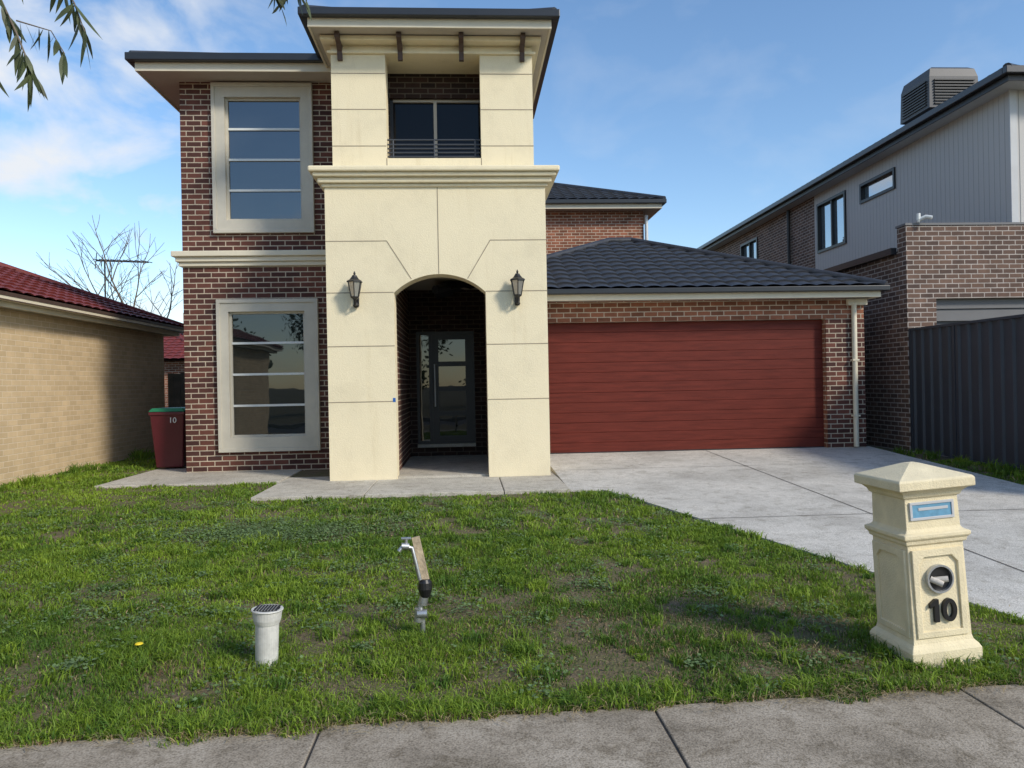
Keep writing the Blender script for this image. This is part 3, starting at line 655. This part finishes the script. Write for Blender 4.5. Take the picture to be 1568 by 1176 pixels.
wx=cx[ci]+rng.normal(0,1,nw)*cs[ci]; wy=cy[ci]+rng.normal(0,1,nw)*cs[ci]
extra=9000; wx[:extra]=rng.normal(-2.0,.55,extra); wy[:extra]=rng.normal(7.9,.28,extra)
k=allowed(wx,wy); wx=wx[k];wy=wy[k];nw=len(wx)
me=bpy.data.meshes.new('lawn')
tot=n*5+nw*4
co=np.empty((tot,3)); co[:n*5]=VV.reshape(-1,3)
wz=gn(wy)+rng.uniform(.015,.05,nw); a=rng.uniform(0,6.28,nw); sz=rng.uniform(.006,.014,nw); tl=rng.uniform(-.6,.6,nw)
for i in range(4):
    an=a+i*math.pi/2; q=np.stack([wx+sz*np.cos(an),wy+sz*np.sin(an),wz+sz*tl*math.cos(i*math.pi/2)],1); co[n*5+i::4][:nw]=q
me.vertices.add(tot); me.vertices.foreach_set('co',co.ravel().astype(np.float32))
base=np.arange(n)*5
quad=np.stack([base,base+1,base+2,base+3],1); tri=np.stack([base+3,base+2,base+4],1)
wb=n*5+np.arange(nw)*4; wq=np.stack([wb,wb+1,wb+2,wb+3],1)
loops=np.concatenate([quad.ravel(),wq.ravel(),tri.ravel()]); nl=len(loops); npoly=n+nw+n
me.loops.add(nl); me.loops.foreach_set('vertex_index',loops.astype(np.int32))
me.polygons.add(npoly)
ls=np.concatenate([np.arange(n+nw)*4,(n+nw)*4+np.arange(n)*3]); lt=np.concatenate([np.full(n+nw,4),np.full(n,3)])
me.polygons.foreach_set('loop_start',ls.astype(np.int32)); me.polygons.foreach_set('loop_total',lt.astype(np.int32))
me.update(calc_edges=True); me.validate()
ca=me.color_attributes.new('Col','FLOAT_COLOR','POINT')
cc=np.ones((tot,4)); cc[:n*5,:3]=np.repeat(CC,5,axis=0)
wc=np.array([.18,.27,.11])*rng.uniform(.65,1.3,nw)[:,None]; cc[n*5:,:3]=np.repeat(wc,4,axis=0)
ca.data.foreach_set('color',cc.ravel().astype(np.float32))
m,nt,b=newmat('grass_blades'); at=N(nt,'ShaderNodeAttribute'); at.attribute_name='Col'
nt.links.new(at.outputs['Color'],b.inputs['Base Color']); b.inputs['Roughness'].default_value=.55; b.inputs['Specular IOR Level'].default_value=.3
tr=N(nt,'ShaderNodeBsdfTranslucent'); nt.links.new(at.outputs['Color'],tr.inputs['Color'])
mx=N(nt,'ShaderNodeMixShader'); mx.inputs[0].default_value=.35; nt.links.new(b.outputs[0],mx.inputs[1]); nt.links.new(tr.outputs[0],mx.inputs[2])
nt.links.new(mx.outputs[0],nt.nodes['Material Output'].inputs['Surface'])
me.materials.append(m); lo=bpy.data.objects.new('lawn',me); COL.objects.link(lo)
dd=empty('dandelion',(-1.98,4.72,g(4.72)+.05))
M['yellow']=mat('yellow_petals',(.8,.6,.02),.6)
loft('flower',[(0,.004),(.008,.024),(.014,.02),(.018,.002)],12,M['yellow'],dd)
tube('stem',[(0,0,-.06),(0,0,.004)],.002,M['binlid'],dd)

# ---------------------------------------------------------------- trees
def leafmat(name,col):
    m,nt,b=newmat(name)
    oi=N(nt,'ShaderNodeTexCoord'); n=N(nt,'ShaderNodeTexNoise'); n.inputs['Scale'].default_value=9; nt.links.new(oi.outputs['Object'],n.inputs['Vector'])
    r=ramp(nt,[(.3,tuple(c*.5 for c in col)),(.7,tuple(c*1.5 for c in col))]); nt.links.new(n.outputs['Fac'],r.inputs['Fac'])
    nt.links.new(r.outputs['Color'],b.inputs['Base Color']); b.inputs['Roughness'].default_value=.5
    tr=N(nt,'ShaderNodeBsdfTranslucent'); nt.links.new(r.outputs['Color'],tr.inputs['Color'])
    mx=N(nt,'ShaderNodeMixShader'); mx.inputs[0].default_value=.3; nt.links.new(b.outputs[0],mx.inputs[1]); nt.links.new(tr.outputs[0],mx.inputs[2])
    nt.links.new(mx.outputs[0],nt.nodes['Material Output'].inputs['Surface']); return m
M['gumleaf']=leafmat('gum_leaves',(.085,.105,.045)); M['leaf']=leafmat('tree_leaves',(.045,.075,.02))
def leaf(V,F,p,d,L,w):
    d=d.normalized(); s=d.cross(Vector((random.uniform(-1,1),random.uniform(-1,1),.3))).normalized()*w
    bend=Vector((random.uniform(-1,1),random.uniform(-1,1),-.3))*L*.12
    k=len(V); pts=[(0,.1),(.25,.8),(.5,1),(.78,.6),(1,.03)]
    for t,ww in pts:
        c=p+d*L*t+bend*(t*t*1.5); V.append(c-s*ww); V.append(c+s*ww)
    for i in range(4): F.append([k+2*i,k+2*i+1,k+2*i+3,k+2*i+2])
G=empty('gum_tree')
trunk=[(-4.6,1.6,0,.13),(-4.55,1.62,1.2,.11),(-4.4,1.7,2.4,.09),(-4.3,1.8,3.6,.07),(-4.2,1.9,5,.035)]
limb=[(-4.4,1.7,2.6,.045),(-3.4,2.4,3.35,.03),(-2.4,2.9,3.55,.018),(-1.95,3.05,3.45,.009),(-1.7,3.1,3.25,.004)]
twl=[[(-1.95,3.05,3.45,.007),(-1.80,3.08,3.2,.005),(-1.72,3.1,3.0,.004),(-1.66,3.1,2.84,.002)],
 [(-1.95,3.05,3.45,.007),(-1.6,3.1,3.3,.004),(-1.50,3.1,3.12,.003),(-1.46,3.1,3.0,.002)],
 [(-1.80,3.08,3.2,.004),(-1.84,3.1,3.0,.003),(-1.82,3.1,2.82,.002)],
 [(-1.72,3.1,3.05,.003),(-1.60,3.12,3.02,.002),(-1.55,3.12,2.93,.002)]]
limb2=[(-2.4,2.9,3.55,.014),(-1.5,3.0,3.65,.010),(-.95,3.05,3.5,.006),(-.74,3.08,3.22,.003),(-.70,3.08,3.10,.002)]
tw2=[[(-.95,3.05,3.5,.004),(-.76,3.06,3.3,.003),(-.60,3.08,3.13,.002)]]
V=[];F=[]
def hang(g_,n,L=.13,w=.011):
    for i in range(n):
        k=random.randrange(len(g_)-1); a=Vector(g_[k][:3]);c=Vector(g_[k+1][:3])
        p=a.lerp(c,random.random()); leaf(V,F,p,Vector((random.uniform(-.6,.6),random.uniform(-.6,.6),-1.0)),random.uniform(.6,1.2)*L,w*random.uniform(.7,1.2))
hang(twl[0][1:],30); hang(twl[1][1:],20); hang(twl[2],24); hang(twl[3],12); hang(limb[2:],30); hang(limb2[1:3],30,.11); hang(tw2[0][1:],11,.09); hang(limb2[3:],8,.09)
br=[]
for i in range(26):
    z=random.uniform(2.6,4.9); a=random.uniform(0,6.28); L=random.uniform(.7,1.5)
    p=Vector((-4.35,1.75,z)); e=p+Vector((math.cos(a)*L,math.sin(a)*L,random.uniform(.1,.8)))
    if e.x>-3.2 : e.x=-3.2
    br.append([(*p,.03),(*(p.lerp(e,.5)+Vector((0,0,.1))),.018),(*e,.005)])
    for k in range(110):
        q=p.lerp(e,random.uniform(.35,1.05))+Vector([random.gauss(0,.16) for _ in range(3)])
        leaf(V,F,q,Vector((random.uniform(-.7,.7),random.uniform(-.7,.7),-1)),random.uniform(.08,.15),.009)
tube('trunk_and_limbs',[trunk,limb,limb2]+twl+tw2+br,.05,M['bark'],G,3)
obj('leaves',V,F,M['gumleaf'],G)
BT=empty('bare_tree'); sp=[]
def grow(p,d,L,r,dep):
    pts=[(*p,r)]; q=p.copy()
    for i in range(3):
        d=(d+Vector([random.uniform(-.14,.14) for _ in range(3)])).normalized(); q=q+d*L/3; pts.append((*q,r*(1-.13*(i+1))))
        if dep>0 and i>0:
            nd=(d*.8+Vector((random.uniform(-.9,.9),random.uniform(-.8,.8),random.uniform(-.1,.4)))).normalized(); grow(q,nd,L*random.uniform(.6,.85),r*.55,dep-1)
    sp.append(pts)
    if dep>0: grow(q,d,L*.75,r*.65,dep-1)
random.seed(21)
grow(Vector((-8.4,21.5,.25)),Vector((-.05,0,1)),1.95,.08,5)
tube('branches',sp,.05,M['bark'],BT,1)
TR=empty('distant_tree_row'); V=[];F=[];tk=[]
for i in range(16):
    x=-42+i*5.6+random.uniform(-2,2); y=-25+random.uniform(-4,4); Ht=random.uniform(4.5,9)
    tk.append([(x,y,0,.2),(x+.1,y,Ht*.6,.1),(x,y,Ht*.9,.03)])
    for c in range(14):
        cc_=Vector((x+random.gauss(0,1.3),y+random.gauss(0,1.2),Ht*random.uniform(.25,.95)))
        for k in range(90):
            p=cc_+Vector([random.gauss(0,.45) for _ in range(3)]); leaf(V,F,p,Vector([random.uniform(-1,1) for _ in range(3)]),.32,.09)
tube('trunks',tk,.1,M['bark'],TR,3); obj('crowns',V,F,M['leaf'],TR)

# ---------------------------------------------------------------- light
el=math.radians(34); az=math.radians(132)
sd=Vector((math.sin(az)*math.cos(el),math.cos(az)*math.cos(el),math.sin(el)))
L=bpy.data.lights.new('sun','SUN'); L.energy=3.3; L.angle=math.radians(9); L.color=(1,.92,.79)
lo=bpy.data.objects.new('sun',L); COL.objects.link(lo); lo.rotation_euler=(-sd).to_track_quat('-Z','Y').to_euler()
w=bpy.data.worlds.new('World'); S.world=w; w.use_nodes=True; nt=w.node_tree; bg=nt.nodes['Background']
sk=N(nt,'ShaderNodeTexSky'); sk.sky_type='NISHITA'; sk.sun_disc=False; sk.sun_elevation=el; sk.sun_rotation=az; sk.air_density=1.0; sk.dust_density=.4; sk.ozone_density=1.6
hs=N(nt,'ShaderNodeHueSaturation'); hs.inputs['Saturation'].default_value=1.12; hs.inputs['Value'].default_value=1.5; nt.links.new(sk.outputs[0],hs.inputs['Color'])
tc=N(nt,'ShaderNodeTexCoord'); sep=N(nt,'ShaderNodeSeparateXYZ'); nt.links.new(tc.outputs['Generated'],sep.inputs[0])
mp=N(nt,'ShaderNodeMapping'); mp.inputs['Scale'].default_value=(1,1,1.7); mp.inputs['Location'].default_value=(.35,.1,.2); nt.links.new(tc.outputs['Generated'],mp.inputs['Vector'])
n=N(nt,'ShaderNodeTexNoise'); n.inputs['Scale'].default_value=7.0; n.inputs['Detail'].default_value=10; n.inputs['Roughness'].default_value=.52; n.inputs['Distortion'].default_value=.25
nt.links.new(mp.outputs[0],n.inputs['Vector'])
r=ramp(nt,[(.50,(0,0,0)),(.60,(.55,.55,.55)),(.70,(1,1,1))]); nt.links.new(n.outputs['Fac'],r.inputs['Fac'])
mr=N(nt,'ShaderNodeMapRange'); mr.inputs['From Min'].default_value=-.12; mr.inputs['From Max'].default_value=-.36; mr.inputs['To Min'].default_value=.12; mr.inputs['To Max'].default_value=.95; nt.links.new(sep.outputs['X'],mr.inputs['Value'])
mu=N(nt,'ShaderNodeMath',operation='MULTIPLY'); nt.links.new(r.outputs['Color'],mu.inputs[0]); nt.links.new(mr.outputs[0],mu.inputs[1])
mx=N(nt,'ShaderNodeMix',data_type='RGBA'); nt.links.new(mu.outputs[0],mx.inputs['Factor']); nt.links.new(hs.outputs[0],mx.inputs['A']); mx.inputs['B'].default_value=(6.6,6.8,7.1,1)
nt.links.new(mx.outputs['Result'],bg.inputs['Color']); bg.inputs['Strength'].default_value=.13

# ---------------------------------------------------------------- camera
cd=bpy.data.cameras.new('camera'); cam=bpy.data.objects.new('camera',cd); COL.objects.link(cam)
cd.sensor_width=36; cd.lens=27.05; cd.clip_end=2000; cd.clip_start=.05
cam.matrix_world=Matrix.Translation((0,0,1.6))@Matrix.Rotation(math.radians(-3.4),4,'Z')@Matrix.Rotation(math.pi/2,4,'X')@Matrix.Rotation(-.019,4,'Z')
S.camera=cam
S.view_settings.view_transform='Standard'; S.view_settings.look='None'; S.view_settings.exposure=0
